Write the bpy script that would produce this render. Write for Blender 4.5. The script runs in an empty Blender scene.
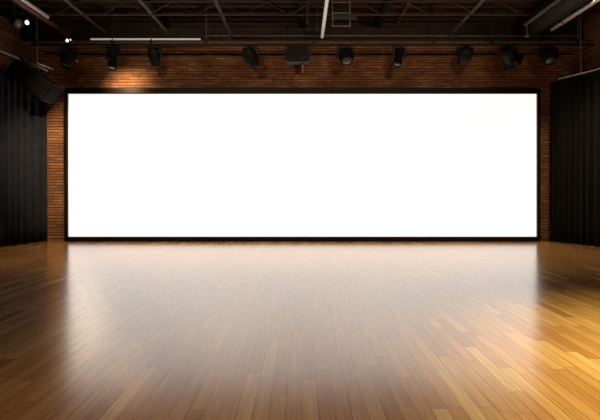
import bpy, bmesh, math, random
from mathutils import Vector, Matrix
random.seed(7)
S = bpy.context.scene
COL = S.collection
F = 420.0; VX = 302.0; VY = 190.0; EYE = 1.6

def at(px, py, Y):
    """point at depth Y seen at photo pixel px, py (used only to measure where things stand)"""
    return Vector(((px - VX) * Y / F, Y, EYE + (VY - py) * Y / F))

# ---------------------------------------------------------------- materials
def nt(name):
    m = bpy.data.materials.new(name); m.use_nodes = True
    t = m.node_tree
    return m, t, t.nodes['Principled BSDF']

def N(t, typ, **kw):
    n = t.nodes.new(typ)
    for k, v in kw.items(): setattr(n, k, v)
    return n

def math_n(t, op, a, b=None, c=None):
    n = N(t, 'ShaderNodeMath', operation=op)
    for i, v in enumerate((a, b, c)):
        if v is None: continue
        if isinstance(v, (int, float)): n.inputs[i].default_value = v
        else: t.links.new(v, n.inputs[i])
    return n.outputs[0]

def plain(name, col, rough=.5, metal=0., var=.15, scale=8, bump=0.0, emit=None, es=0., spec=.5):
    m, t, p = nt(name)
    tc = N(t, 'ShaderNodeTexCoord'); no = N(t, 'ShaderNodeTexNoise')
    no.inputs['Scale'].default_value = scale; no.inputs['Detail'].default_value = 5
    t.links.new(tc.outputs['Object'], no.inputs['Vector'])
    r = N(t, 'ShaderNodeValToRGB')
    r.color_ramp.elements[0].position = .3; r.color_ramp.elements[1].position = .7
    r.color_ramp.elements[0].color = tuple(c * (1 - var) for c in col) + (1,)
    r.color_ramp.elements[1].color = tuple(min(1, c * (1 + var)) for c in col) + (1,)
    t.links.new(no.outputs['Fac'], r.inputs['Fac'])
    t.links.new(r.outputs['Color'], p.inputs['Base Color'])
    p.inputs['Roughness'].default_value = rough; p.inputs['Metallic'].default_value = metal
    p.inputs['Specular IOR Level'].default_value = spec
    if bump:
        b = N(t, 'ShaderNodeBump'); b.inputs['Strength'].default_value = bump
        t.links.new(no.outputs['Fac'], b.inputs['Height']); t.links.new(b.outputs['Normal'], p.inputs['Normal'])
    if emit:
        p.inputs['Emission Color'].default_value = tuple(emit) + (1,)
        p.inputs['Emission Strength'].default_value = es
    return m

def cells(t, u, v, w, l, seed_off=0.):
    """staggered boards / bricks: returns (random per cell, gap distance across, gap distance along)"""
    row = math_n(t, 'FLOOR', math_n(t, 'DIVIDE', v, w))
    wn = N(t, 'ShaderNodeTexWhiteNoise', noise_dimensions='1D')
    t.links.new(math_n(t, 'ADD', row, seed_off), wn.inputs['W'])
    uo = math_n(t, 'ADD', math_n(t, 'DIVIDE', u, l), math_n(t, 'MULTIPLY', wn.outputs['Value'], 7.3))
    idx = math_n(t, 'FLOOR', uo)
    cv = N(t, 'ShaderNodeCombineXYZ')
    t.links.new(row, cv.inputs[0]); t.links.new(idx, cv.inputs[1])
    w2 = N(t, 'ShaderNodeTexWhiteNoise', noise_dimensions='3D')
    t.links.new(cv.outputs[0], w2.inputs['Vector'])
    fv = math_n(t, 'FRACT', math_n(t, 'DIVIDE', v, w)); fu = math_n(t, 'FRACT', uo)
    dv = math_n(t, 'MULTIPLY', math_n(t, 'MINIMUM', fv, math_n(t, 'SUBTRACT', 1., fv)), w)
    du = math_n(t, 'MULTIPLY', math_n(t, 'MINIMUM', fu, math_n(t, 'SUBTRACT', 1., fu)), l)
    return w2, dv, du

def ramp(t, fac, stops, interp='LINEAR'):
    r = N(t, 'ShaderNodeValToRGB'); cr = r.color_ramp; cr.interpolation = interp
    while len(cr.elements) < len(stops): cr.elements.new(.5)
    for e, (pos, c) in zip(cr.elements, stops): e.position = pos; e.color = tuple(c) + (1,)
    t.links.new(fac, r.inputs['Fac']); return r.outputs['Color']

def mix(t, a, b, fac, mode='MIX'):
    m = N(t, 'ShaderNodeMix', data_type='RGBA', blend_type=mode)
    for i, v in ((0, fac), (6, a), (7, b)):
        if isinstance(v, (int, float)): m.inputs[i].default_value = v
        elif isinstance(v, tuple): m.inputs[i].default_value = v + (1,)
        else: t.links.new(v, m.inputs[i])
    return m.outputs[2]

def floor_mat():
    m, t, p = nt('floor_boards')
    tc = N(t, 'ShaderNodeTexCoord'); sp = N(t, 'ShaderNodeSeparateXYZ'); t.links.new(tc.outputs['Object'], sp.inputs[0])
    w, dv, du = cells(t, sp.outputs['Y'], sp.outputs['X'], .118, .95)
    base = ramp(t, w.outputs['Value'], [(0, (.50, .22, .06)), (.08, (.58, .28, .08)), (.45, (.66, .345, .10)),
                                        (.8, (.73, .41, .13)), (1, (.80, .50, .18))])
    mp = N(t, 'ShaderNodeMapping'); mp.inputs['Scale'].default_value = (38, 1.6, 1)
    t.links.new(tc.outputs['Object'], mp.inputs[0])
    off = N(t, 'ShaderNodeVectorMath', operation='ADD'); t.links.new(mp.outputs[0], off.inputs[0])
    sc = N(t, 'ShaderNodeVectorMath', operation='SCALE'); t.links.new(w.outputs['Color'], sc.inputs[0]); sc.inputs['Scale'].default_value = 30
    t.links.new(sc.outputs[0], off.inputs[1])
    g = N(t, 'ShaderNodeTexNoise'); g.inputs['Scale'].default_value = 1.; g.inputs['Detail'].default_value = 6; g.inputs['Distortion'].default_value = .6
    t.links.new(off.outputs[0], g.inputs['Vector'])
    grain = ramp(t, g.outputs['Fac'], [(.25, (.72, .66, .6)), (.75, (1.08, 1.06, 1.04))])
    c = mix(t, base, grain, 1., 'MULTIPLY')
    big = N(t, 'ShaderNodeTexNoise'); big.inputs['Scale'].default_value = .55; t.links.new(tc.outputs['Object'], big.inputs['Vector'])
    c = mix(t, c, ramp(t, big.outputs['Fac'], [(.3, (.86, .8, .76)), (.7, (1.05, 1.05, 1.05))]), 1., 'MULTIPLY')
    gap = math_n(t, 'LESS_THAN', math_n(t, 'MINIMUM', dv, du), .0024)
    c = mix(t, c, (.07, .028, .012), math_n(t, 'MULTIPLY', gap, .85))
    t.links.new(c, p.inputs['Base Color'])
    rn = N(t, 'ShaderNodeMapRange'); rn.inputs['To Min'].default_value = .17; rn.inputs['To Max'].default_value = .27
    mixr = math_n(t, 'ADD', math_n(t, 'MULTIPLY', w.outputs['Value'], .35), math_n(t, 'MULTIPLY', g.outputs['Fac'], .65))
    t.links.new(mixr, rn.inputs['Value']); t.links.new(rn.outputs[0], p.inputs['Roughness'])
    h = N(t, 'ShaderNodeMapRange'); h.inputs['From Max'].default_value = .004; t.links.new(math_n(t, 'MINIMUM', dv, du), h.inputs['Value'])
    hh = math_n(t, 'ADD', h.outputs[0], math_n(t, 'MULTIPLY', g.outputs['Fac'], .25))
    b = N(t, 'ShaderNodeBump'); b.inputs['Strength'].default_value = .12; b.inputs['Distance'].default_value = .003
    t.links.new(hh, b.inputs['Height']); t.links.new(b.outputs['Normal'], p.inputs['Normal'])
    p.inputs['IOR'].default_value = FLOOR_IOR
    p.inputs['Coat Weight'].default_value = .8; p.inputs['Coat Roughness'].default_value = .19; p.inputs['Coat IOR'].default_value = 1.63
    return m

def brick_mat(name, axis):
    m, t, p = nt(name)
    tc = N(t, 'ShaderNodeTexCoord'); sp = N(t, 'ShaderNodeSeparateXYZ'); t.links.new(tc.outputs['Object'], sp.inputs[0])
    # slight waviness so that courses are not ruler straight
    wob = N(t, 'ShaderNodeTexNoise'); wob.inputs['Scale'].default_value = 1.1; t.links.new(tc.outputs['Object'], wob.inputs['Vector'])
    vz = math_n(t, 'ADD', sp.outputs['Z'], math_n(t, 'MULTIPLY', wob.outputs['Fac'], .03))
    w, dv, du = cells(t, sp.outputs[axis], vz, .088, .27, 3.)
    base = ramp(t, w.outputs['Value'], [(0, (.36, .175, .09)), (.25, (.41, .205, .11)), (.6, (.45, .235, .125)), (.85, (.50, .27, .145)), (1, (.56, .32, .18))])
    n = N(t, 'ShaderNodeTexNoise'); n.inputs['Scale'].default_value = 22; n.inputs['Detail'].default_value = 6; t.links.new(tc.outputs['Object'], n.inputs['Vector'])
    c = mix(t, base, ramp(t, n.outputs['Fac'], [(.3, (.7, .68, .66)), (.7, (1.12, 1.1, 1.08))]), 1., 'MULTIPLY')
    n2 = N(t, 'ShaderNodeTexNoise'); n2.inputs['Scale'].default_value = 1.3; n2.inputs['Detail'].default_value = 4; t.links.new(tc.outputs['Object'], n2.inputs['Vector'])
    c = mix(t, c, ramp(t, n2.outputs['Fac'], [(.35, (.7, .66, .64)), (.65, (1.05, 1.05, 1.05))]), 1., 'MULTIPLY')
    smp = N(t, 'ShaderNodeMapping'); smp.inputs['Scale'].default_value = (1.1, 1.1, 17)
    t.links.new(tc.outputs['Object'], smp.inputs[0])
    sn = N(t, 'ShaderNodeTexNoise'); sn.inputs['Scale'].default_value = 1; sn.inputs['Detail'].default_value = 4; t.links.new(smp.outputs[0], sn.inputs['Vector'])
    c = mix(t, c, ramp(t, sn.outputs['Fac'], [(.3, (.58, .55, .52)), (.62, (1.1, 1.09, 1.08))]), 1., 'MULTIPLY')
    d = math_n(t, 'MINIMUM', dv, du)
    jit = math_n(t, 'ADD', .004, math_n(t, 'MULTIPLY', n.outputs['Fac'], .012))
    d = math_n(t, 'MINIMUM', dv, math_n(t, 'MULTIPLY', du, 2.6))
    gap = math_n(t, 'LESS_THAN', d, jit)
    c = mix(t, c, (.085, .045, .03), math_n(t, 'MULTIPLY', gap, .9))
    t.links.new(c, p.inputs['Base Color']); p.inputs['Roughness'].default_value = .85; p.inputs['Specular IOR Level'].default_value = .25
    h = N(t, 'ShaderNodeMapRange'); h.inputs['From Max'].default_value = .02; t.links.new(d, h.inputs['Value'])
    hh = math_n(t, 'ADD', math_n(t, 'ADD', h.outputs[0], math_n(t, 'MULTIPLY', n.outputs['Fac'], .5)), math_n(t, 'MULTIPLY', w.outputs['Value'], .6))
    b = N(t, 'ShaderNodeBump'); b.inputs['Strength'].default_value = .9; b.inputs['Distance'].default_value = .02
    t.links.new(hh, b.inputs['Height']); t.links.new(b.outputs['Normal'], p.inputs['Normal'])
    return m

def deck_mat():
    m, t, p = nt('dark_deck_boards')
    tc = N(t, 'ShaderNodeTexCoord'); sp = N(t, 'ShaderNodeSeparateXYZ'); t.links.new(tc.outputs['Object'], sp.inputs[0])
    w, dv, du = cells(t, sp.outputs['X'], sp.outputs['Y'], .14, 2.6, 9.)
    base = ramp(t, w.outputs['Value'], [(0, (.035, .018, .010)), (.5, (.08, .042, .025)), (1, (.17, .09, .055))])
    gap = math_n(t, 'LESS_THAN', math_n(t, 'MINIMUM', dv, du), .008)
    c = mix(t, base, (.01, .006, .004), gap)
    t.links.new(c, p.inputs['Base Color']); p.inputs['Roughness'].default_value = .7
    return m

def wood_mat(name, col):
    m, t, p = nt(name)
    tc = N(t, 'ShaderNodeTexCoord'); mp = N(t, 'ShaderNodeMapping'); mp.inputs['Scale'].default_value = (1.5, 30, 30)
    t.links.new(tc.outputs['Object'], mp.inputs[0])
    g = N(t, 'ShaderNodeTexNoise'); g.inputs['Scale'].default_value = 1; g.inputs['Detail'].default_value = 5; t.links.new(mp.outputs[0], g.inputs['Vector'])
    c = ramp(t, g.outputs['Fac'], [(.3, tuple(x * .6 for x in col)), (.7, tuple(x * 1.3 for x in col))])
    t.links.new(c, p.inputs['Base Color']); p.inputs['Roughness'].default_value = .65
    return m

FLOOR_IOR = 1.62
M = {}
M['floor'] = floor_mat()
M['brick_x'] = brick_mat('brick_back', 'X')
M['brick_y'] = brick_mat('brick_side', 'Y')
M['deck'] = deck_mat()
M['panel'] = wood_mat('added_dark_boarding', (.028, .016, .010))
M['joist'] = wood_mat('dark_joist_wood', (.065, .034, .021))
M['beam_wood'] = wood_mat('brown_ledger_wood', (.26, .16, .105))
M['black'] = plain('black_paint', (.007, .007, .0075), .5, 0, .3, 20, spec=.22)
M['black_metal'] = plain('black_metal', (.010, .010, .011), .42, .0, .3, 25, spec=.3)
M['body_grey'] = plain('charcoal_housing', (.022, .023, .026), .45, .0, .2, 14)
M['grille'] = plain('black_grille_cloth', (.006, .006, .006), .9, 0, .5, 160, .4, spec=.08)
M['steel'] = plain('galvanised_steel', (.25, .225, .215), .45, .35, .25, 14)
M['duct'] = plain('dark_duct_metal', (.035, .035, .033), .5, .4, .3, 6)
M['chrome'] = plain('bright_pipe_metal', (.66, .62, .60), .35, .25, .12, 10)
M['redpipe'] = plain('maroon_pipe_paint', (.06, .016, .014), .45, 0, .2, 10)
M['iron'] = plain('dull_iron', (.06, .05, .045), .5, .5, .3, 10)
M['lens'] = plain('lamp_glass', (.06, .068, .068), .18, 0, .25, 40, spec=.6)
M['cable'] = plain('black_cable', (.02, .02, .02), .6, 0, .1, 10)
M['tan'] = plain('tan_tag', (.45, .30, .20), .6, 0, .1, 20)
M['tube'] = plain('frosted_tube', (.8, .78, .75), .4, 0, .05, 5, emit=(1, .93, .88), es=.24)
M['bulb'] = plain('glowing_bulb', (.9, .9, .9), .3, 0, .02, 5, emit=(1, .96, .92), es=1.6)
M['curtain'] = plain('black_velour', (.018, .022, .032), .9, 0, .25, 6, .15, spec=.08)
M['curtain_shaded'] = plain('black_velour_shaded', (.009, .009, .009), .92, 0, .25, 6, .15, spec=.2)  # same velour as the left, darkened to stand in for dimmer light
M['screen'] = plain('white_screen', (.8, .8, .8), .6, 0, .01, 2, emit=(1, .985, .965), es=.965)
p = M['screen'].node_tree.nodes['Principled BSDF']; p.inputs['Base Color'].default_value = (.05, .05, .05, 1)

# ---------------------------------------------------------------- mesh helpers
def link(name, me, mat, parent=None):
    o = bpy.data.objects.new(name, me); COL.objects.link(o)
    if mat: me.materials.append(mat)
    if parent: o.parent = parent
    return o

def obj(name, bm, mat, parent=None, origin=None, smooth=True):
    bmesh.ops.recalc_face_normals(bm, faces=bm.faces)
    if origin is not None:
        bmesh.ops.translate(bm, verts=bm.verts, vec=-Vector(origin))
    me = bpy.data.meshes.new(name); bm.to_mesh(me); bm.free()
    if smooth:
        for f in me.polygons: f.use_smooth = True
        try: me.set_sharp_from_angle(angle=math.radians(35))
        except Exception: pass
    o = link(name, me, mat, parent)
    if origin is not None: o.location = origin
    return o

def add_box(bm, c, size, rot=None, bevel=0.):
    b2 = bmesh.new(); bmesh.ops.create_cube(b2, size=1)
    bmesh.ops.scale(b2, vec=size, verts=b2.verts)
    if bevel: bmesh.ops.bevel(b2, geom=b2.edges[:], offset=bevel, segments=2, affect='EDGES')
    m = Matrix.Translation(c) @ (rot.to_4x4() if rot else Matrix())
    bmesh.ops.transform(b2, matrix=m, verts=b2.verts)
    me = bpy.data.meshes.new('t'); b2.to_mesh(me); b2.free(); bm.from_mesh(me); bpy.data.meshes.remove(me)

def frame_for(d):
    d = Vector(d).normalized()
    return d.to_track_quat('Z', 'Y').to_matrix()

def add_lathe(bm, profile, o, d, seg=24, mat=None):
    """profile of (radius, distance along d) revolved about axis o + t*d"""
    R = mat if mat else frame_for(d); o = Vector(o); rings = []
    for r, z in profile:
        if r < 1e-5: rings.append([bm.verts.new(o + R @ Vector((0, 0, z)))])
        else: rings.append([bm.verts.new(o + R @ Vector((r * math.cos(a), r * math.sin(a), z)))
                            for a in (2 * math.pi * k / seg for k in range(seg))])
    for A, B in zip(rings, rings[1:]):
        if len(A) == 1 and len(B) == 1: continue
        for k in range(seg):
            k2 = (k + 1) % seg
            if len(A) == 1: bm.faces.new((A[0], B[k], B[k2]))
            elif len(B) == 1: bm.faces.new((A[k], B[0], A[k2]))
            else: bm.faces.new((A[k], B[k], B[k2], A[k2]))

def add_rod(bm, a, b, r, seg=12):
    a = Vector(a); b = Vector(b); L = (b - a).length
    add_lathe(bm, [(0, 0), (r, 0), (r, L), (0, L)], a, b - a, seg)

def add_tube_path(bm, pts, r, seg=8):
    pts = [Vector(p) for p in pts]; rings = []
    for i, p in enumerate(pts):
        d = (pts[min(i + 1, len(pts) - 1)] - pts[max(i - 1, 0)])
        R = frame_for(d)
        rings.append([bm.verts.new(p + R @ Vector((r * math.cos(2 * math.pi * k / seg), r * math.sin(2 * math.pi * k / seg), 0))) for k in range(seg)])
    for A, B in zip(rings, rings[1:]):
        for k in range(seg): bm.faces.new((A[k], B[k], B[(k + 1) % seg], A[(k + 1) % seg]))
    bm.faces.new(rings[0]); bm.faces.new(rings[-1])

def tag(o, label, cat, group=None, kind=None):
    o['label'] = label; o['category'] = cat
    if group: o['group'] = group
    if kind: o['kind'] = kind
    return o

def thing(name, label, cat, loc, group=None):
    o = bpy.data.objects.new(name, None); COL.objects.link(o); o.location = loc; o.empty_display_size = .2
    return tag(o, label, cat, group)

def struct(name, bm, mat, smooth=False):
    o = obj(name, bm, mat, None, None, smooth); o['kind'] = 'structure'; return o

def box_obj(name, lo, hi, mat, **k):
    bm = bmesh.new(); lo = Vector(lo); hi = Vector(hi)
    add_box(bm, (lo + hi) / 2, hi - lo, bevel=k.get('bevel', 0)); return bm

# ---------------------------------------------------------------- the room
YB = 13.25; YF = -4.0; XL = -8.85; XR = 8.85; ZC = 7.0
struct('floor', box_obj('', (XL - .2, YF - .2, -.2), (XR + .2, YB + .2, 0), None), M['floor'])
struct('wall_back', box_obj('', (XL - .2, YB, 0), (XR + .2, YB + .2, ZC), None), M['brick_x'])
struct('wall_left', box_obj('', (XL - .2, YF, 0), (XL, YB, ZC), None), M['brick_y'])
struct('wall_right', box_obj('', (XR, YF, 0), (XR + .2, YB, ZC), None), M['brick_y'])
struct('wall_front', box_obj('', (XL - .2, YF - .2, 0), (XR + .2, YF, ZC), None), M['brick_x'])
struct('ceiling', box_obj('', (XL - .2, YF - .2, ZC), (XR + .2, YB + .2, ZC + .2), None), M['deck'])
struct('trim_2', box_obj('', (XL, YB - .06, 6.25), (XR, YB, ZC), None), M['panel'])  # dark boards added so the upper wall stays dark under the fill spots
# brown ledger along the back wall, above the lighting bar
struct('trim_1', box_obj('', (XL, YB - .10, 6.12), (XR, YB, 6.25), None), M['beam_wood'])

# ceiling joists across the hall
JG = 'wooden joists under the ceiling'
ords = ['nearest the back wall', 'second out from the back wall', 'third out from the back wall', 'fourth out from the back wall']
for i in range(4):
    y = 13.0 - i * .47
    bm = bmesh.new(); add_box(bm, (0, 0, 0), (XR - XL, .09, .15), bevel=.008)
    o = obj('ceiling_joist', bm, M['joist'], smooth=False); o.location = (0, y, ZC - .075)
    tag(o, 'dark wooden ceiling joist running across the hall, ' + ords[i], 'joist', JG)
# heavy beams running to the back
for px, lab in ((8, 'far left corner'), (166, 'left of the centre'), (302, 'middle of the hall'), (378, 'just right of the centre'), (522, 'right hand side')):
    x = max(XL + .14, (px - VX) * 13.1 / F)
    bm = bmesh.new(); add_box(bm, (0, 0, 0), (.2, YB - YF - .02, .16), bevel=.012)
    o = obj('ceiling_beam', bm, M['black'], smooth=False); o.location = (x, (YB + YF) / 2, ZC - .15 - .08)
    tag(o, 'heavy dark ceiling beam running front to back, ' + lab, 'beam', 'dark ceiling beams')

# flat diagonal braces under the joists
for (xa, ya, xb, yb, lab) in ((-3.9, 12.9, -2.5, 11.7, 'left of the white tube light'), (-1.3, 11.1, -.35, 12.6, 'beside the middle beam'),
                              (3.2, 11.5, 3.8, 12.2, 'right of the hanging frame'), (-6.6, 11.3, -5.0, 12.7, 'on the far left')):
    bm = bmesh.new(); a = Vector((xa, ya, 0)); b = Vector((xb, yb, 0)); d = b - a
    add_box(bm, (0, 0, 0), (d.length, .09, .03), Matrix.Rotation(math.atan2(d.y, d.x), 3, 'Z'), .004)
    o = obj('diagonal_brace', bm, M['black'], smooth=False); o.location = ((xa + xb) / 2, (ya + yb) / 2, ZC - .15 - .015)
    tag(o, 'dark flat diagonal ceiling brace ' + lab, 'brace')

# cross pipes high on the back wall
def rod_thing(name, a, b, r, mat, label, cat, group=None, seg=12):
    a = Vector(a); b = Vector(b); bm = bmesh.new(); add_rod(bm, a, b, r, seg)
    return tag(obj(name, bm, mat, None, (a + b) / 2), label, cat, group)

def conduit(z, x0, x1, y, r, mat, label, name='conduit_pipe', clip=True):
    t = thing(name, label, 'pipe', ((x0 + x1) / 2, y, z)); c = Vector(t.location)
    bm = bmesh.new(); add_rod(bm, Vector((x0, y, z)) - c, Vector((x1, y, z)) - c, r, 12); obj('pipe', bm, mat, t)
    if clip:
        n = 6
        for k in range(n):
            x = x0 + (x1 - x0) * (k + .5) / n
            bm = bmesh.new(); add_box(bm, Vector((x, (y + YB) / 2, z)) - c, (.04, (YB - y) * .9, .07), bevel=.004); obj('wall_clip', bm, M['black_metal'], t)
    return t
conduit(5.88, -8.1, 8.5, YB - .05, .03, M['black_metal'], 'black conduit pipe running along the brick wall behind the stage lights')
conduit(6.42, at(205, 38, 13.1).x, XR - .15, YB - .12, .022, M['steel'], 'thin grey pipe above the brown ledger on the back wall')

# ---------------------------------------------------------------- steel ties running to the back
def tie(pa, label, yend=13.1, z=None, drop=None):
    k = (pa[0] - VX) / (VY - pa[1])
    if z is None: z = EYE + (VY - pa[1]) * yend / F
    else: yend = (z - EYE) * F / (VY - pa[1])
    x = k * (z - EYE); y0 = YF + .3
    t = thing('steel_tie', label, 'ceiling bar', (x, yend, z), 'steel ties running to the back of the hall')
    for s in (-1, 1):
        bm = bmesh.new()
        add_box(bm, (s * .027, (y0 - yend) / 2, 0), (.012, yend - y0, .04)); add_box(bm, (s * .022, (y0 - yend) / 2, -.02), (.014, yend - y0, .008))
        obj('rail', bm, M['steel'], t, smooth=False)
    bm = bmesh.new(); add_box(bm, (0, (y0 - yend) / 2, .005), (.042, yend - y0 - .02, .008)); obj('web', bm, M['black'], t, smooth=False)
    for yy in (-.25, -3.2, -6.4, -9.6, -12.6):
        bm = bmesh.new(); add_rod(bm, (0, yy, .0), (0, yy, ZC - z), .008, 8); obj('hanger_rod', bm, M['iron'], t)
    if drop:
        bm = bmesh.new(); add_rod(bm, (0.05, -.02, 0), (0.05, -.02, -drop), .014, 8); add_box(bm, (.05, -.02, -drop), (.12, .05, .02)); obj('drop_rod', bm, M['steel'], t)
    return t
tie((105, 32), 'grey twin-rail steel tie leading back above the left end of the white tube light')
tie((172, 38), 'grey twin-rail steel tie ending above the right end of the white tube light')
tie((232, 37), 'grey twin-rail steel tie ending above the fourth stage light from the left')
tie((398, 22), 'grey twin-rail steel tie ending above the slim stage light right of centre')
tie((450, 35), 'grey twin-rail steel tie ending between the slim light and the small square light')
tie((525, 25), 'grey twin-rail steel tie with a drop rod, beside the big dark duct', z=6.15, drop=.32)

# roof truss across the hall, seen edge on under the ceiling
t = thing('roof_truss', 'thin dark steel truss with zigzag webs spanning the hall under the ceiling', 'truss', (-.35, 11.3, 6.31))
for z in (0, .35):
    bm = bmesh.new(); add_box(bm, (0, 0, z), (12.9, .035, .03), bevel=.003); obj('chord', bm, M['iron'], t, smooth=False)
for k in range(20):
    x0 = -6.3 + .63 * k + .02
    za, zb = (0.01, .34) if k % 2 == 0 else (.34, .01)
    bm = bmesh.new(); add_rod(bm, (x0, 0, za), (x0 + .6, 0, zb), .011, 8); obj('web', bm, M['iron'], t)
for x in (-6.4, -3.3, -.1, 3.2, 6.4):
    bm = bmesh.new(); add_rod(bm, (x, 0, .35), (x, 0, ZC - 6.31), .012, 8); obj('hanger_rod', bm, M['iron'], t)

# ---------------------------------------------------------------- ducts and pipes
t = thing('ventilation_duct', 'big dark round ventilation duct under the ceiling on the right', 'duct', (6.86, 12.6, 6.52))
bm = bmesh.new(); L = 12.6 - (YF + .2)
add_lathe(bm, [(0, 0), (.30, 0), (.32, .03), (.32, L - .02), (0, L)], (0, 0, 0), (0, -1, 0), 40); obj('duct_body', bm, M['duct'], t)
for k in range(12):
    bm = bmesh.new(); add_lathe(bm, [(.318, 0), (.332, 0), (.332, .05), (.318, .05)], (0, -.02 - k * 1.3, 0), (0, -1, 0), 40); obj('seam_ring', bm, M['duct'], t)
for k in range(5):
    for s in (-1, 1):
        bm = bmesh.new(); add_rod(bm, (s * .328, -1.0 - k * 3.2, 0), (s * .328, -1.0 - k * 3.2, ZC - 6.52), .01, 8); obj('hanger_rod', bm, M['iron'], t)

t = thing('service_pipe', 'bright metal service pipe beside the dark duct, upper right', 'pipe', (7.31, 12.3, 6.30))
bm = bmesh.new(); L = 12.3 - (YF + .2); add_lathe(bm, [(0, 0), (.055, 0), (.055, L), (0, L)], (0, 0, 0), (0, -1, 0), 20); obj('pipe', bm, M['chrome'], t)
for k in range(9):
    bm = bmesh.new(); add_lathe(bm, [(.05, 0), (.075, .0), (.08, .04), (.075, .08), (.05, .08)], (0, -.55 - k * 1.7, 0), (0, -1, 0), 20); obj('coupling', bm, M['steel'], t)
    bm = bmesh.new(); add_rod(bm, (0, -.59 - k * 1.7, .05), (0, -.59 - k * 1.7, ZC - 6.30), .008, 8); obj('hanger_rod', bm, M['iron'], t)

t = thing('service_pipe', 'thick maroon pipe with a bright metal pipe along it, upper left', 'pipe', (-7.1, 12.7, 6.33))
bm = bmesh.new(); L = 12.7 - (YF + .2); add_lathe(bm, [(0, 0), (.1, 0), (.1, L), (0, L)], (0, 0, 0), (0, -1, 0), 24); obj('pipe', bm, M['redpipe'], t)
bm = bmesh.new(); L2 = L - 1.2; add_lathe(bm, [(0, 0), (.05, 0), (.05, L2), (0, L2)], (.14, -1.2, .01), (0, -1, 0), 16); obj('bright_pipe', bm, M['chrome'], t)
for k in range(8):
    bm = bmesh.new(); add_lathe(bm, [(.1, 0), (.118, .0), (.118, .05), (.1, .05)], (0, -.5 - k * 2.0, 0), (0, -1, 0), 24); obj('pipe_clamp', bm, M['black_metal'], t)
    bm = bmesh.new(); add_rod(bm, (0, -.525 - k * 2, .1), (0, -.525 - k * 2, ZC - 6.33), .01, 8); obj('hanger_rod', bm, M['iron'], t)

# ---------------------------------------------------------------- tube light and pale glowing conduit
def glowing_tube(a, b, r, label):
    a = Vector(a); b = Vector(b); c = (a + b) / 2; d = (b - a).normalized()
    t = thing('glowing_tube', label, 'tube light', c)
    bm = bmesh.new(); add_rod(bm, a - c + d * .06, b - c - d * .06, r, 16); obj('tube', bm, M['tube'], t)
    for e, s in ((a, 1), (b, -1)):
        bm = bmesh.new(); add_rod(bm, e - c, e - c + d * s * .08, r * 1.35, 16); obj('end_cap', bm, M['black_metal'], t)
    up = Vector((0, 0, 1)); n = 5
    bm = bmesh.new(); add_rod(bm, a - c + up * (r + .02), b - c + up * (r + .02), .018, 10); obj('mounting_rail', bm, M['black_metal'], t)
    for k in range(n):
        q = a + (b - a) * (.04 + .92 * k / (n - 1)) - c
        bm = bmesh.new(); add_rod(bm, q + up * r, q + up * (ZC - c.z), .007, 8); obj('hanger_rod', bm, M['iron'], t)
pa = at(88, 39.2, 12.6); pb = at(203.5, 39.2, 12.6)
glowing_tube(pa, pb, .026, 'long white tube light hung level above the left part of the screen')
glowing_tube((.61, 12.8, 6.24), (.61, 1.0, 6.24), .045, 'long pale conduit with added glow running front to back above the middle of the screen')  # pale conduit given emission so it shows bright under the dark ceiling

# ---------------------------------------------------------------- hanging frame in the middle
t = thing('ladder_frame', 'dark steel ladder-like frame hanging under the ceiling, middle of the hall', 'ladder frame', (at(341, 26, 11).x, 11, 5.9))
c = Vector(t.location)
for px in (332.5, 350.):
    x = (px - VX) * 11 / F - c.x
    bm = bmesh.new(); add_rod(bm, (x, 0, -.02), (x, 0, ZC - 5.9), .012, 10); obj('upright', bm, M['steel'], t)
for py in (2.5, 13, 26):
    z = at(0, py, 11).z - 5.9
    bm = bmesh.new(); x0 = (332.5 - VX) * 11 / F - c.x; x1 = (350 - VX) * 11 / F - c.x
    add_rod(bm, (x0, 0, z), (x1, 0, z), .011, 10); obj('rung', bm, M['steel'], t)
bm = bmesh.new(); add_box(bm, (.1, .0, at(0, 17, 11).z - 5.9), (.62, .05, .1), bevel=.006); obj('cross_plate', bm, M['duct'], t)
bm = bmesh.new(); add_box(bm, (0, .12, at(0, 7, 11).z - 5.9), (.42, .16, .22), bevel=.01); obj('junction_box', bm, M['black'], t)
for px, pyb, w, lab in ((307.5, 23, .07, 'thick dark hanging post left of the pale middle conduit'), (317, 31, .025, 'thin dark hanging post close beside the pale middle conduit')):
    p_ = at(px, pyb, 11.6)
    bm = bmesh.new(); add_box(bm, (0, 0, (ZC - p_.z) / 2), (w, w, ZC - p_.z), bevel=.004)
    o = obj('hanging_post', bm, M['iron'], smooth=False); o.location = p_; tag(o, lab, 'post')

# ---------------------------------------------------------------- lighting bar
YL = 12.4; ZB = EYE + (VY - 44.6) * YL / F
t = thing('lighting_bar', 'long black lighting bar carrying the stage lights across the hall', 'lighting bar', (0, YL, ZB))
bm = bmesh.new(); add_rod(bm, (-8.0, 0, 0), (8.6, 0, 0), .034, 16); obj('pipe', bm, M['black_metal'], t)
bm = bmesh.new(); add_rod(bm, (-8.0, .0, .11), (8.6, .0, .11), .022, 12); obj('upper_pipe', bm, M['iron'], t)
for x in (-7.9, -5.6, -4.45, -2.83, 0.35, 3.9, 5.6, 8.15):
    bm = bmesh.new(); add_rod(bm, (x, 0, 0), (x, 0, ZC - ZB), .012, 8); obj('hanger_rod', bm, M['steel' if x in (-2.83, 8.15) else 'iron'], t)
    bm = bmesh.new(); add_box(bm, (x, 0, .055), (.05, .09, .16), bevel=.008); obj('hanger_clamp', bm, M['black_metal'], t)

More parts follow.
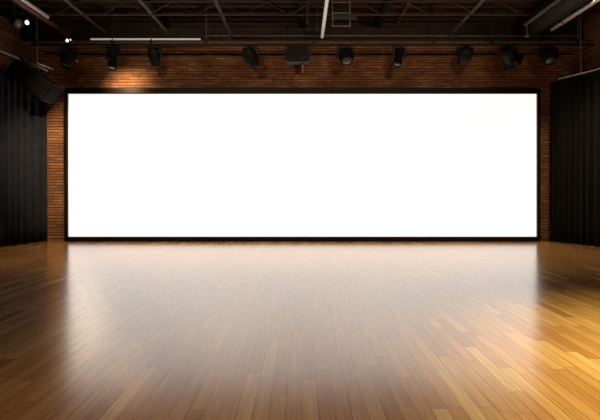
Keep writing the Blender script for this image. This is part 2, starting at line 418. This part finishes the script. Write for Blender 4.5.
# ---------------------------------------------------------------- stage lights
G = 'stage lights on the lighting bar'
def clamp_and_yoke(t, yw, yl, head):
    """clamp at the bar, U shaped yoke down to the head pivot (local frame: bar at origin)"""
    bm = bmesh.new(); add_box(bm, (0, 0, -.035), (.07, .10, .11), bevel=.01); add_rod(bm, (0, -.07, -.03), (0, .07, -.03), .012, 8); obj('clamp', bm, M['black_metal'], t)
    bm = bmesh.new(); add_box(bm, (0, 0, -.10), (yw * 2 + .03, .09, .03), bevel=.003)
    for s in (-1, 1): add_box(bm, (s * yw, 0, -.10 - yl / 2), (.026, .085, yl), bevel=.004)
    obj('yoke', bm, M['black_metal'], t, smooth=False)
    for s in (-1, 1):
        bm = bmesh.new(); add_lathe(bm, [(0, 0), (.032, 0), (.036, .012), (.03, .03), (0, .03)], (s * (yw + .006), 0, -.10 - yl + .03), (s, 0, 0), 14); obj('knob', bm, M['black_metal'], t)

def power_cable(t, p0):
    bm = bmesh.new(); p0 = Vector(p0); q = Vector((.12, .04, .02)); pts = []
    for k in range(13):
        u = k / 12; p_ = p0.lerp(q, u); p_ += Vector((.05, .07, -.10)) * math.sin(math.pi * u); pts.append(p_)
    add_tube_path(bm, pts, .008, 8); obj('power_cable', bm, M['cable'], t)

def can_light(px, py, aim, L, r, label, kind='par', lens_mat='lens', yl=.30, doors=False):
    r *= 1.12; L *= 1.06
    x = (px - VX) * YL / F; t = thing('stage_light', label, 'stage light', (x, YL, ZB), G)
    head = Vector((0, 0, -.10 - yl + .03)); d = Vector(aim).normalized()
    clamp_and_yoke(t, r + .035, yl, head)
    o0 = head - d * L * .5
    bm = bmesh.new()
    if kind == 'par':
        add_lathe(bm, [(0, 0), (r * .45, 0), (r * .62, L * .05), (r * .70, L * .16), (r * .74, L * .17), (r * .78, L * .30), (r * .98, L * .42), (r, L * .46),
                       (r, L * .96), (r * 1.04, L * .965), (r * 1.04, L), (r * .9, L), (r * .88, L * .86), (0, L * .86)], o0, d, 28)
    elif kind == 'profile':
        add_lathe(bm, [(0, 0), (r * .8, 0), (r, L * .03), (r, L * .35), (r * .72, L * .40), (r * .72, L * .62), (r * .9, L * .66), (r * .92, L), (r * .78, L), (r * .74, L * .9), (0, L * .9)], o0, d, 28)
    else:  # round moving head
        add_lathe(bm, [(0, 0), (r * .6, .01), (r * .92, L * .14), (r * 1.05, L * .35), (r * 1.05, L * .6), (r * .85, L * .84), (r * .72, L), (r * .6, L), (r * .58, L * .92), (0, L * .92)], o0, d, 28)
    obj('housing', bm, M['black'], t)
    R = frame_for(d)
    bm = bmesh.new()
    for k in range(4):
        z = L * (.16 + .06 * k) if kind != 'profile' else L * (.06 + .07 * k)
        add_lathe(bm, [(r * .7, 0), (r * 1.03, 0), (r * 1.03, .008), (r * .7, .008)], o0 + d * z, d, 24)
    obj('cooling_fins', bm, M['body_grey'], t)
    lr = {'par': .86, 'profile': .72, 'head': .57}[kind] * r; lz = {'par': .88, 'profile': .92, 'head': .95}[kind] * L
    bm = bmesh.new(); add_lathe(bm, [(lr, 0), (lr, .012), (lr * .7, .030), (lr * .35, .040), (0, .044)], o0 + d * lz, d, 24); obj('lens', bm, M[lens_mat], t)
    if doors:
        for k in range(4):
            a = k * math.pi / 2; w = r * 1.5
            n = R @ Vector((math.cos(a), math.sin(a), 0)); tv = R @ Vector((-math.sin(a), math.cos(a), 0))
            bm = bmesh.new(); e = o0 + d * L + n * r * 1.02; f = e + (d * .8 + n * .55).normalized() * r * .6
            vs = [bm.verts.new(p_) for p_ in (e - tv * w * .5, e + tv * w * .5, f + tv * w * .72, f - tv * w * .72)]
            fc = bm.faces.new(vs); bmesh.ops.solidify(bm, geom=[fc], thickness=.006); obj('barn_door', bm, M['black_metal'], t, smooth=False)
    power_cable(t, o0 + Vector((0, 0, .01)))
    return t, head

l1, _ = can_light(69, 58, (-.28, -.30, -.8), .52, .16, 'black stage light on the far left, tilted down left with a small silver knob', 'par', yl=.34)
bm = bmesh.new(); add_lathe(bm, [(0, 0), (.035, 0), (.05, .02), (.05, .05), (0, .07)], (.24, -.05, -.50), (.6, -.5, .4), 16); add_rod(bm, (.12, 0, -.42), (.25, -.05, -.5), .014, 8); obj('silver_knob', bm, M['steel'], l1)
l2, _ = can_light(113, 60, (.02, -.28, -.95), .62, .13, 'long narrow black stage light pointing straight down, second from the left', 'profile', yl=.36)
can_light(154.5, 58, (.0, .35, -.9), .50, .14, 'black stage light seen from behind below the right end of the white tube light', 'head', yl=.28)
can_light(251, 57, (.35, .25, -.8), .54, .17, 'black stage light left of centre with its snout tilted down right', 'head', yl=.30)
can_light(346, 58, (.05, -.55, -.75), .44, .19, 'round black stage light right of the grey flood light, lens facing down', 'head', yl=.28)
can_light(398.5, 57, (-.22, -.35, -.9), .58, .12, 'slim tube-shaped black stage light leaning left, right of centre', 'profile', yl=.30)
can_light(465, 56, (.0, .55, -.7), .46, .17, 'small dark stage light with a snout facing down, third from the right', 'head', yl=.24)
can_light(508, 55, (.55, .45, -.5), .42, .19, 'black stage light with open barn doors aimed right, second from the right', 'par', yl=.22, doors=True)
can_light(548.5, 55, (-.05, -.5, -.75), .46, .2, 'round black stage light with a glinting lens, farthest right', 'head', yl=.26)

# grey rectangular flood light in the middle
x = (297.5 - VX) * YL / F
t = thing('flood_light', 'wide charcoal rectangular flood light with a dangling cable, middle of the bar', 'flood light', (x, YL, ZB), G)
bm = bmesh.new(); add_box(bm, (0, 0, -.03), (.07, .10, .09), bevel=.01); obj('clamp', bm, M['black_metal'], t)
bm = bmesh.new(); add_box(bm, (0, 0, -.075), (.76, .05, .016), bevel=.003)
for s in (-1, 1): add_box(bm, (s * .375, 0, -.20), (.016, .05, .26), bevel=.003)
obj('yoke', bm, M['black_metal'], t, smooth=False)
rx = Matrix.Rotation(math.radians(-14), 3, 'X')
bm = bmesh.new(); add_box(bm, (0, 0, -.34), (.70, .26, .46), rx, .05); obj('housing', bm, M['body_grey'], t)
bm = bmesh.new()
for k in range(7): add_box(bm, Vector((0, 0, -.34)) + rx @ Vector((-.24 + k * .08, -.14, .05)), (.018, .03, .26), rx, .004)
obj('cooling_fins', bm, M['black_metal'], t)
bm = bmesh.new(); add_box(bm, Vector((0, 0, -.34)) + rx @ Vector((-.0, .135, 0)), (.6, .012, .36), rx, .004); obj('front_glass', bm, M['lens'], t)
for s in (-1, 1):
    bm = bmesh.new(); add_lathe(bm, [(0, 0), (.035, 0), (.03, .03), (0, .03)], (s * .383, 0, -.30), (s, 0, 0), 14); obj('knob', bm, M['black_metal'], t)
bm = bmesh.new(); add_tube_path(bm, [(.12, 0, -.5), (.115, -.02, -.62), (.11, -.02, -.75), (.115, -.01, -.86), (.12, 0, -.96)], .018); obj('dangling_cable', bm, M['cable'], t)
bm = bmesh.new(); add_box(bm, (.155, -.01, -.72), (.03, .01, .22), bevel=.003); add_box(bm, (.135, -.01, -.64), (.05, .008, .02)); obj('cable_tag', bm, M['tan'], t); 
# ---------------------------------------------------------------- bare bulbs
def bulb(px, py, Y, r, label, zt):
    c = at(px, py, Y); t = thing('bare_bulb', label, 'light bulb', c)
    bm = bmesh.new(); add_lathe(bm, [(0, -r * 1.15), (r * .6, -r), (r, -r * .3), (r * .92, r * .3), (r * .5, r * .9), (r * .38, r * 1.2), (0, r * 1.2)], (0, 0, 0), (0, 0, 1), 20); obj('glass', bm, M['bulb'], t)
    bm = bmesh.new(); add_lathe(bm, [(0, 0), (r * .55, 0), (r * .6, r * .9), (r * .35, r * 1.2), (0, r * 1.2)], (0, 0, r * 1.05), (0, 0, 1), 16); obj('socket', bm, M['black'], t)
    bm = bmesh.new(); add_tube_path(bm, [(0, 0, r * 2), (.004, 0, (zt - c.z) * .5), (0, 0, zt - c.z)], .008); obj('cord', bm, M['cable'], t)
bulb(27, 22.5, 11.0, .05, 'small glowing bulb below the bright pipe in the upper left corner', 6.20)
bulb(67.2, 40.5, 12.1, .04, 'small glowing bulb just above the leftmost stage light', ZC)
bulb(70.5, 39.8, 12.3, .018, 'tiny glowing bulb beside the brighter one above the leftmost stage light', ZC)

# small dark fixture on the left side, by the bulb
t = thing('wall_spotlight', 'small dark spotlight hung by the bulb in the upper left corner', 'spotlight', at(14, 21, 11.2)); c = Vector(t.location)
bm = bmesh.new(); add_lathe(bm, [(0, 0), (.07, 0), (.1, .05), (.12, .26), (.13, .34), (.1, .34), (0, .3)], (-.12, 0, .05), (.8, -.2, -.45), 20); obj('housing', bm, M['black_metal'], t)
bm = bmesh.new(); add_rod(bm, (0, 0, .05), (0, 0, ZC - c.z), .014, 8); add_box(bm, (0, 0, .1), (.05, .05, .1), bevel=.008); obj('hanger_rod', bm, M['iron'], t)
bm = bmesh.new(); add_lathe(bm, [(.1, 0), (.07, .02), (0, .03)], (-.12 + .8 * .36, -.07, .05 - .45 * .345), (.8, -.2, -.45), 20); obj('lens', bm, M['lens'], t)

# ---------------------------------------------------------------- screen
t = thing('projection_screen', 'huge wide blank glowing white screen with a thin black frame on the back wall', 'screen', (0.03, 13.1, 0))
ox = .03; xl, xr = -7.37 - ox, 7.40 - ox; z0, z1 = 0., 4.76
bm = bmesh.new(); add_box(bm, ((xl + xr) / 2, .03, (z0 + z1) / 2), (xr - xl - .06, .04, z1 - z0 - .06)); obj('screen_panel', bm, M['screen'], t, smooth=False)
bm = bmesh.new(); add_box(bm, ((xl + xr) / 2, .0, z1 - .082), (xr - xl, .15, .165), bevel=.01); obj('top_frame', bm, M['black'], t, smooth=False)
bm = bmesh.new(); add_box(bm, ((xl + xr) / 2, .0, .072), (xr - xl, .15, .145), bevel=.01); obj('bottom_frame', bm, M['black'], t, smooth=False)
for s, xx in ((-1, xl + .042), (1, xr - .042)):
    bm = bmesh.new(); add_box(bm, (xx, .0, (z1) / 2), (.084, .14, z1 - .2), bevel=.006); obj('side_frame', bm, M['black'], t, smooth=False)
bm = bmesh.new(); add_box(bm, (0, .1, z1 / 2), (xr - xl - .4, .1, z1 - .4)); obj('backing_frame', bm, M['black'], t, smooth=False)

# ---------------------------------------------------------------- curtains
def curtain(path, z1, label, pitch, amp, seed, cm='curtain'):
    rnd = random.Random(seed); bm = bmesh.new(); P = [Vector(p) for p in path]
    segs = [(a, b, (b - a).length) for a, b in zip(P, P[1:])]; tot = sum(s[2] for s in segs)
    def pos(s):
        for a, b, l in segs:
            if s <= l or (a, b, l) == segs[-1]: return a.lerp(b, min(1, s / l)), (b - a).normalized()
            s -= l
    cols = []; s = 0; ph = 0; n = int(tot / .022); step = tot / n
    per = pitch; 
    for i in range(n + 1):
        s = i * step; p_, d = pos(s); nrm = Vector((-d.y, d.x, 0))
        per = pitch * (1 + .35 * math.sin(s * 1.7 + seed) + .2 * math.sin(s * 5.1))
        ph += step / per * 2 * math.pi
        col = []
        for k in range(13):
            v = k / 12; z = z1 * (1 - v) + .012
            a = amp * (.55 + .55 * v) * (1 + .3 * math.sin(s * 3.3 + seed))
            w = math.sin(ph + .35 * math.sin(v * 2.2 + s)) + .35 * math.sin(2.1 * ph + 1 + v)
            col.append(bm.verts.new((p_.x + nrm.x * a * w, p_.y + nrm.y * a * w, z)))
        cols.append(col)
    for A, B in zip(cols, cols[1:]):
        for k in range(12): bm.faces.new((A[k], A[k + 1], B[k + 1], B[k]))
    t = thing('stage_curtain', label, 'curtain', (P[0].x, P[0].y, 0)); c = Vector(t.location)
    bmesh.ops.translate(bm, verts=bm.verts, vec=-c)
    o = obj('drape', bm, M[cm], t); sd = o.modifiers.new('s', 'SOLIDIFY'); sd.thickness = .006
    bm = bmesh.new()
    for a, b, l in segs:
        dd = (b - a).normalized(); nn = Vector((-dd.y, dd.x, 0)); add_box(bm, (a + b) / 2 - c + Vector((0, 0, z1 - .02)), (l, .02, .08), Matrix((dd, nn, Vector((0, 0, 1)))).transposed(), .004)
    obj('top_hem', bm, M[cm], t, smooth=False)
curtain([(-7.98, 13.08, 0), (-8.42, 11.9, 0), (-8.5, 10.0, 0), (-8.5, -3.6, 0)], 5.0, 'tall pleated black curtain along the left side wall', .19, .062, 1)
curtain([(7.74, 13.08, 0), (8.30, 11.9, 0), (8.45, 10.0, 0), (8.45, -3.6, 0)], 4.93, 'tall pleated black curtain along the right side wall', .19, .05, 5, 'curtain_shaded')

def curtain_rail(pts, z, r, mat, label, hang):
    a = Vector(pts[0]); t = thing('curtain_rail', label, 'rail', (a.x, a.y, z)); c = Vector(t.location)
    for p_, q in zip(pts, pts[1:]):
        bm = bmesh.new(); add_rod(bm, Vector((p_[0], p_[1], z)) - c, Vector((q[0], q[1], z)) - c, r, 12); obj('rail_tube', bm, mat, t)
    for (hx, hy) in hang:
        bm = bmesh.new(); add_rod(bm, Vector((hx, hy, z)) - c, Vector((hx, hy, ZC)) - c, .012, 8); obj('hanger_rod', bm, M['steel'], t)
curtain_rail([(7.85, 12.85), (8.30, 11.9), (8.45, 10), (8.45, -3.6)], 5.0, .016, M['chrome'], 'thin bright rail along the top of the right curtain', [(8.13, 12.25), (8.45, 9), (8.45, 4), (8.45, -1)])
curtain_rail([(-8.02, 13.0), (-8.42, 11.9), (-8.5, 10), (-8.5, -3.6)], 5.04, .016, M['iron'], 'thin dark rail along the top of the left curtain', [(-8.45, 11), (-8.5, 6), (-8.5, 1)])

# ---------------------------------------------------------------- pipes and loudspeaker on the left
a = at(0, 51, 11.7); b = at(48, 71, 12.55)
t = thing('rigging_pipe', 'long bright rigging pipe over the left curtain, carrying the loudspeaker', 'pipe', (a + b) / 2); c = Vector(t.location)
ext = a + (a - b) * 2.0
bm = bmesh.new(); add_rod(bm, ext - c, b - c, .028, 14); obj('pipe', bm, M['chrome'], t)
for q in (a.lerp(b, .3), a.lerp(b, -1.2)):
    bm = bmesh.new(); add_rod(bm, q - c, Vector((q.x, q.y, ZC)) - c, .012, 8); obj('hanger_rod', bm, M['iron'], t)
a2 = at(37, 63, 12.5); b2 = at(53.5, 69.5, 12.95)
t = thing('rigging_pipe', 'short bright rigging pipe with an upright rod, ending near the back wall', 'pipe', (a2 + b2) / 2); c = Vector(t.location)
bm = bmesh.new(); add_rod(bm, a2 - c, b2 - c, .024, 14); obj('pipe', bm, M['chrome'], t)
top = Vector((a2.x, a2.y, ZC)); bm = bmesh.new(); add_rod(bm, a2 - c, top - c, .017, 10); obj('upright_rod', bm, M['steel'], t)

# loudspeaker: long axis leans down to the right
ctr = at(33.5, 80.5, 12.0)
ang = math.atan2(32, 44)
t = thing('loudspeaker', 'large black hanging loudspeaker tilted down to the right in front of the left curtain', 'loudspeaker', ctr)
Ry = Matrix.Rotation(ang, 3, 'Y') @ Matrix.Rotation(math.radians(0), 3, 'Z')
Lh, Hh, Dp = .68, .28, .26
bm = bmesh.new()
def P(x, y, z): return bm.verts.new(Ry @ Vector((x, y, z)))
sec = []
for (xx, zt, zb, d0, d1) in ((-Lh, .20, -.16, -.20, .20), (-Lh * .3, Hh, -Hh * .9, -Dp, Dp), (Lh, Hh, -Hh, -Dp, Dp)):
    sec.append([P(xx, d0, zt), P(xx, d1, zt), P(xx, d1, zb), P(xx, d0, zb)])
bm.faces.new(sec[0]); bm.faces.new(sec[-1][::-1])
for A, B in zip(sec, sec[1:]):
    for k in range(4): bm.faces.new((A[k], A[(k + 1) % 4], B[(k + 1) % 4], B[k]))
bmesh.ops.recalc_face_normals(bm, faces=bm.faces)
bmesh.ops.bevel(bm, geom=bm.edges[:], offset=.02, segments=2, affect='EDGES')
obj('cabinet', bm, M['black'], t)
bm = bmesh.new(); add_box(bm, Ry @ Vector((Lh + .008, 0, 0)), (.02, Dp * 1.85, Hh * 1.85), Ry, .006); obj('grille', bm, M['grille'], t, smooth=False)
bm = bmesh.new(); add_box(bm, Ry @ Vector((.3, -Dp - .004, 0)), (.5, .012, .4), Ry, .004); obj('side_panel', bm, M['black'], t, smooth=False)
bm = bmesh.new()
for s in (-1, 1): add_box(bm, Ry @ Vector((-.15, s * (Dp + .02), .16)), (.05, .014, .42), Ry, .003)
add_box(bm, Ry @ Vector((-.15, 0, .37)), (.05, Dp * 2 + .05, .014), Ry, .003)
obj('bracket', bm, M['black_metal'], t, smooth=False)
q = a.lerp(b, .42) - ctr; 
bm = bmesh.new(); add_rod(bm, Ry @ Vector((-.15, 0, .37)), q + Vector((0, 0, .0)), .025, 10); add_box(bm, q, (.11, .09, .12), Ry, .01); obj('pipe_clamp', bm, M['black_metal'], t)
bm = bmesh.new(); q0 = at(21.5, 60, 11.98) - ctr
for k in range(9):
    cc = q0 + Vector((.004 * k, -.06, -.045 * k)); rr = Matrix.Rotation(math.radians(90 * (k % 2)), 3, 'Z')
    pts = [cc + rr @ Vector((.013 * math.cos(u), 0, .028 * math.sin(u))) for u in (2 * math.pi * j / 10 for j in range(11))]
    add_tube_path(bm, pts, .005, 6)
obj('safety_chain', bm, M['steel'], t)

# ---------------------------------------------------------------- lights
def aim(o, tgt): o.rotation_euler = (Vector(tgt) - o.location).to_track_quat('-Z', 'Y').to_euler()
def spot(name, loc, tgt, power, deg, col, blend=.6, size=.08):
    l = bpy.data.lights.new(name, 'SPOT'); l.energy = power; l.spot_size = math.radians(deg); l.spot_blend = blend; l.color = col; l.shadow_soft_size = size
    o = bpy.data.objects.new(name, l); COL.objects.link(o); o.location = loc; aim(o, tgt); return o
def area(name, loc, tgt, power, sx, sy, col):
    l = bpy.data.lights.new(name, 'AREA'); l.shape = 'RECTANGLE'; l.size = sx; l.size_y = sy; l.energy = power; l.color = col
    o = bpy.data.objects.new(name, l); COL.objects.link(o); o.location = loc; aim(o, tgt); return o
W = (1., .72, .42)
# narrow light pointing down the wall (second stage light)
x2 = (113 - VX) * YL / F
spot('wall_spot', (x2, YL - .12, ZB - .86), (x2 + .1, YB, 4.74), 120, 100, (1, .66, .34), 1., .05)
spot('wall_spot', (-4.9, 9.6, 4.9), (-7.75, 13.25, 2.4), 1400, 46, (1, .68, .40), 1, .1)  # unseen lamp added in mid-air to light the left brick strip
# unseen spots: added warm fill for wall and front floor, plus the right-hand pool
spot('offscreen_spot', (-3.5, 3.0, 6.3), (-2.5, 13.2, 5.3), 600, 50, (1, .74, .5), .9, .15)
spot('offscreen_spot', (3.5, 3.0, 6.3), (2.5, 13.2, 5.3), 560, 50, (1, .71, .49), .9, .15)
spot('offscreen_spot', (5.0, 1.8, 6.6), (4.5, 2.9, 0), 5400, 60, (1, .93, .56), .9, .2)
spot('offscreen_spot', (-.4, 1.6, 6.6), (.4, 3.2, 0), 420, 70, (1, .80, .48), 1., .2)
for x in (-6.9, -2.4, 2.4, 7.2):  # unseen spots added to brighten the floor before the screen
    spot('floor_fill', (x, 10.4, 6.3), (x * .95, 11.6, 0), 560 if x < 5 else 900, 84, (1, .76, .50), 1., .2)
# unseen point lamps added above the view to brighten pipes and ties
for x, y, z, e in ((-5.7, 9.0, 6.15, 22), (6.4, 8.6, 5.9, 22), (.3, 8.5, 6.0, 18)):
    l = bpy.data.lights.new('pipe_fill', 'POINT'); l.energy = e; l.color = (1, .9, .82); l.shadow_soft_size = .08
    o = bpy.data.objects.new('pipe_fill', l); COL.objects.link(o); o.location = (x, y, z)

w = bpy.data.worlds.new('world'); S.world = w; w.use_nodes = True
w.node_tree.nodes['Background'].inputs[0].default_value = (.02, .017, .015, 1)

# ---------------------------------------------------------------- camera
cam = bpy.data.cameras.new('camera'); co = bpy.data.objects.new('camera', cam); COL.objects.link(co)
cam.sensor_fit = 'HORIZONTAL'; cam.sensor_width = 36; cam.lens = 36 * F / 600
co.location = (0, 0, EYE); co.rotation_euler = (math.pi / 2, 0, 0)
cam.shift_x = -(VX - 300) / 600; cam.shift_y = -(210 - VY) / 600
cam.clip_start = .05; cam.clip_end = 100
S.camera = co
S.view_settings.view_transform = 'Standard'; S.view_settings.look = 'None'; S.view_settings.exposure = 0; S.view_settings.gamma = 1
S.view_settings.use_curve_mapping = False
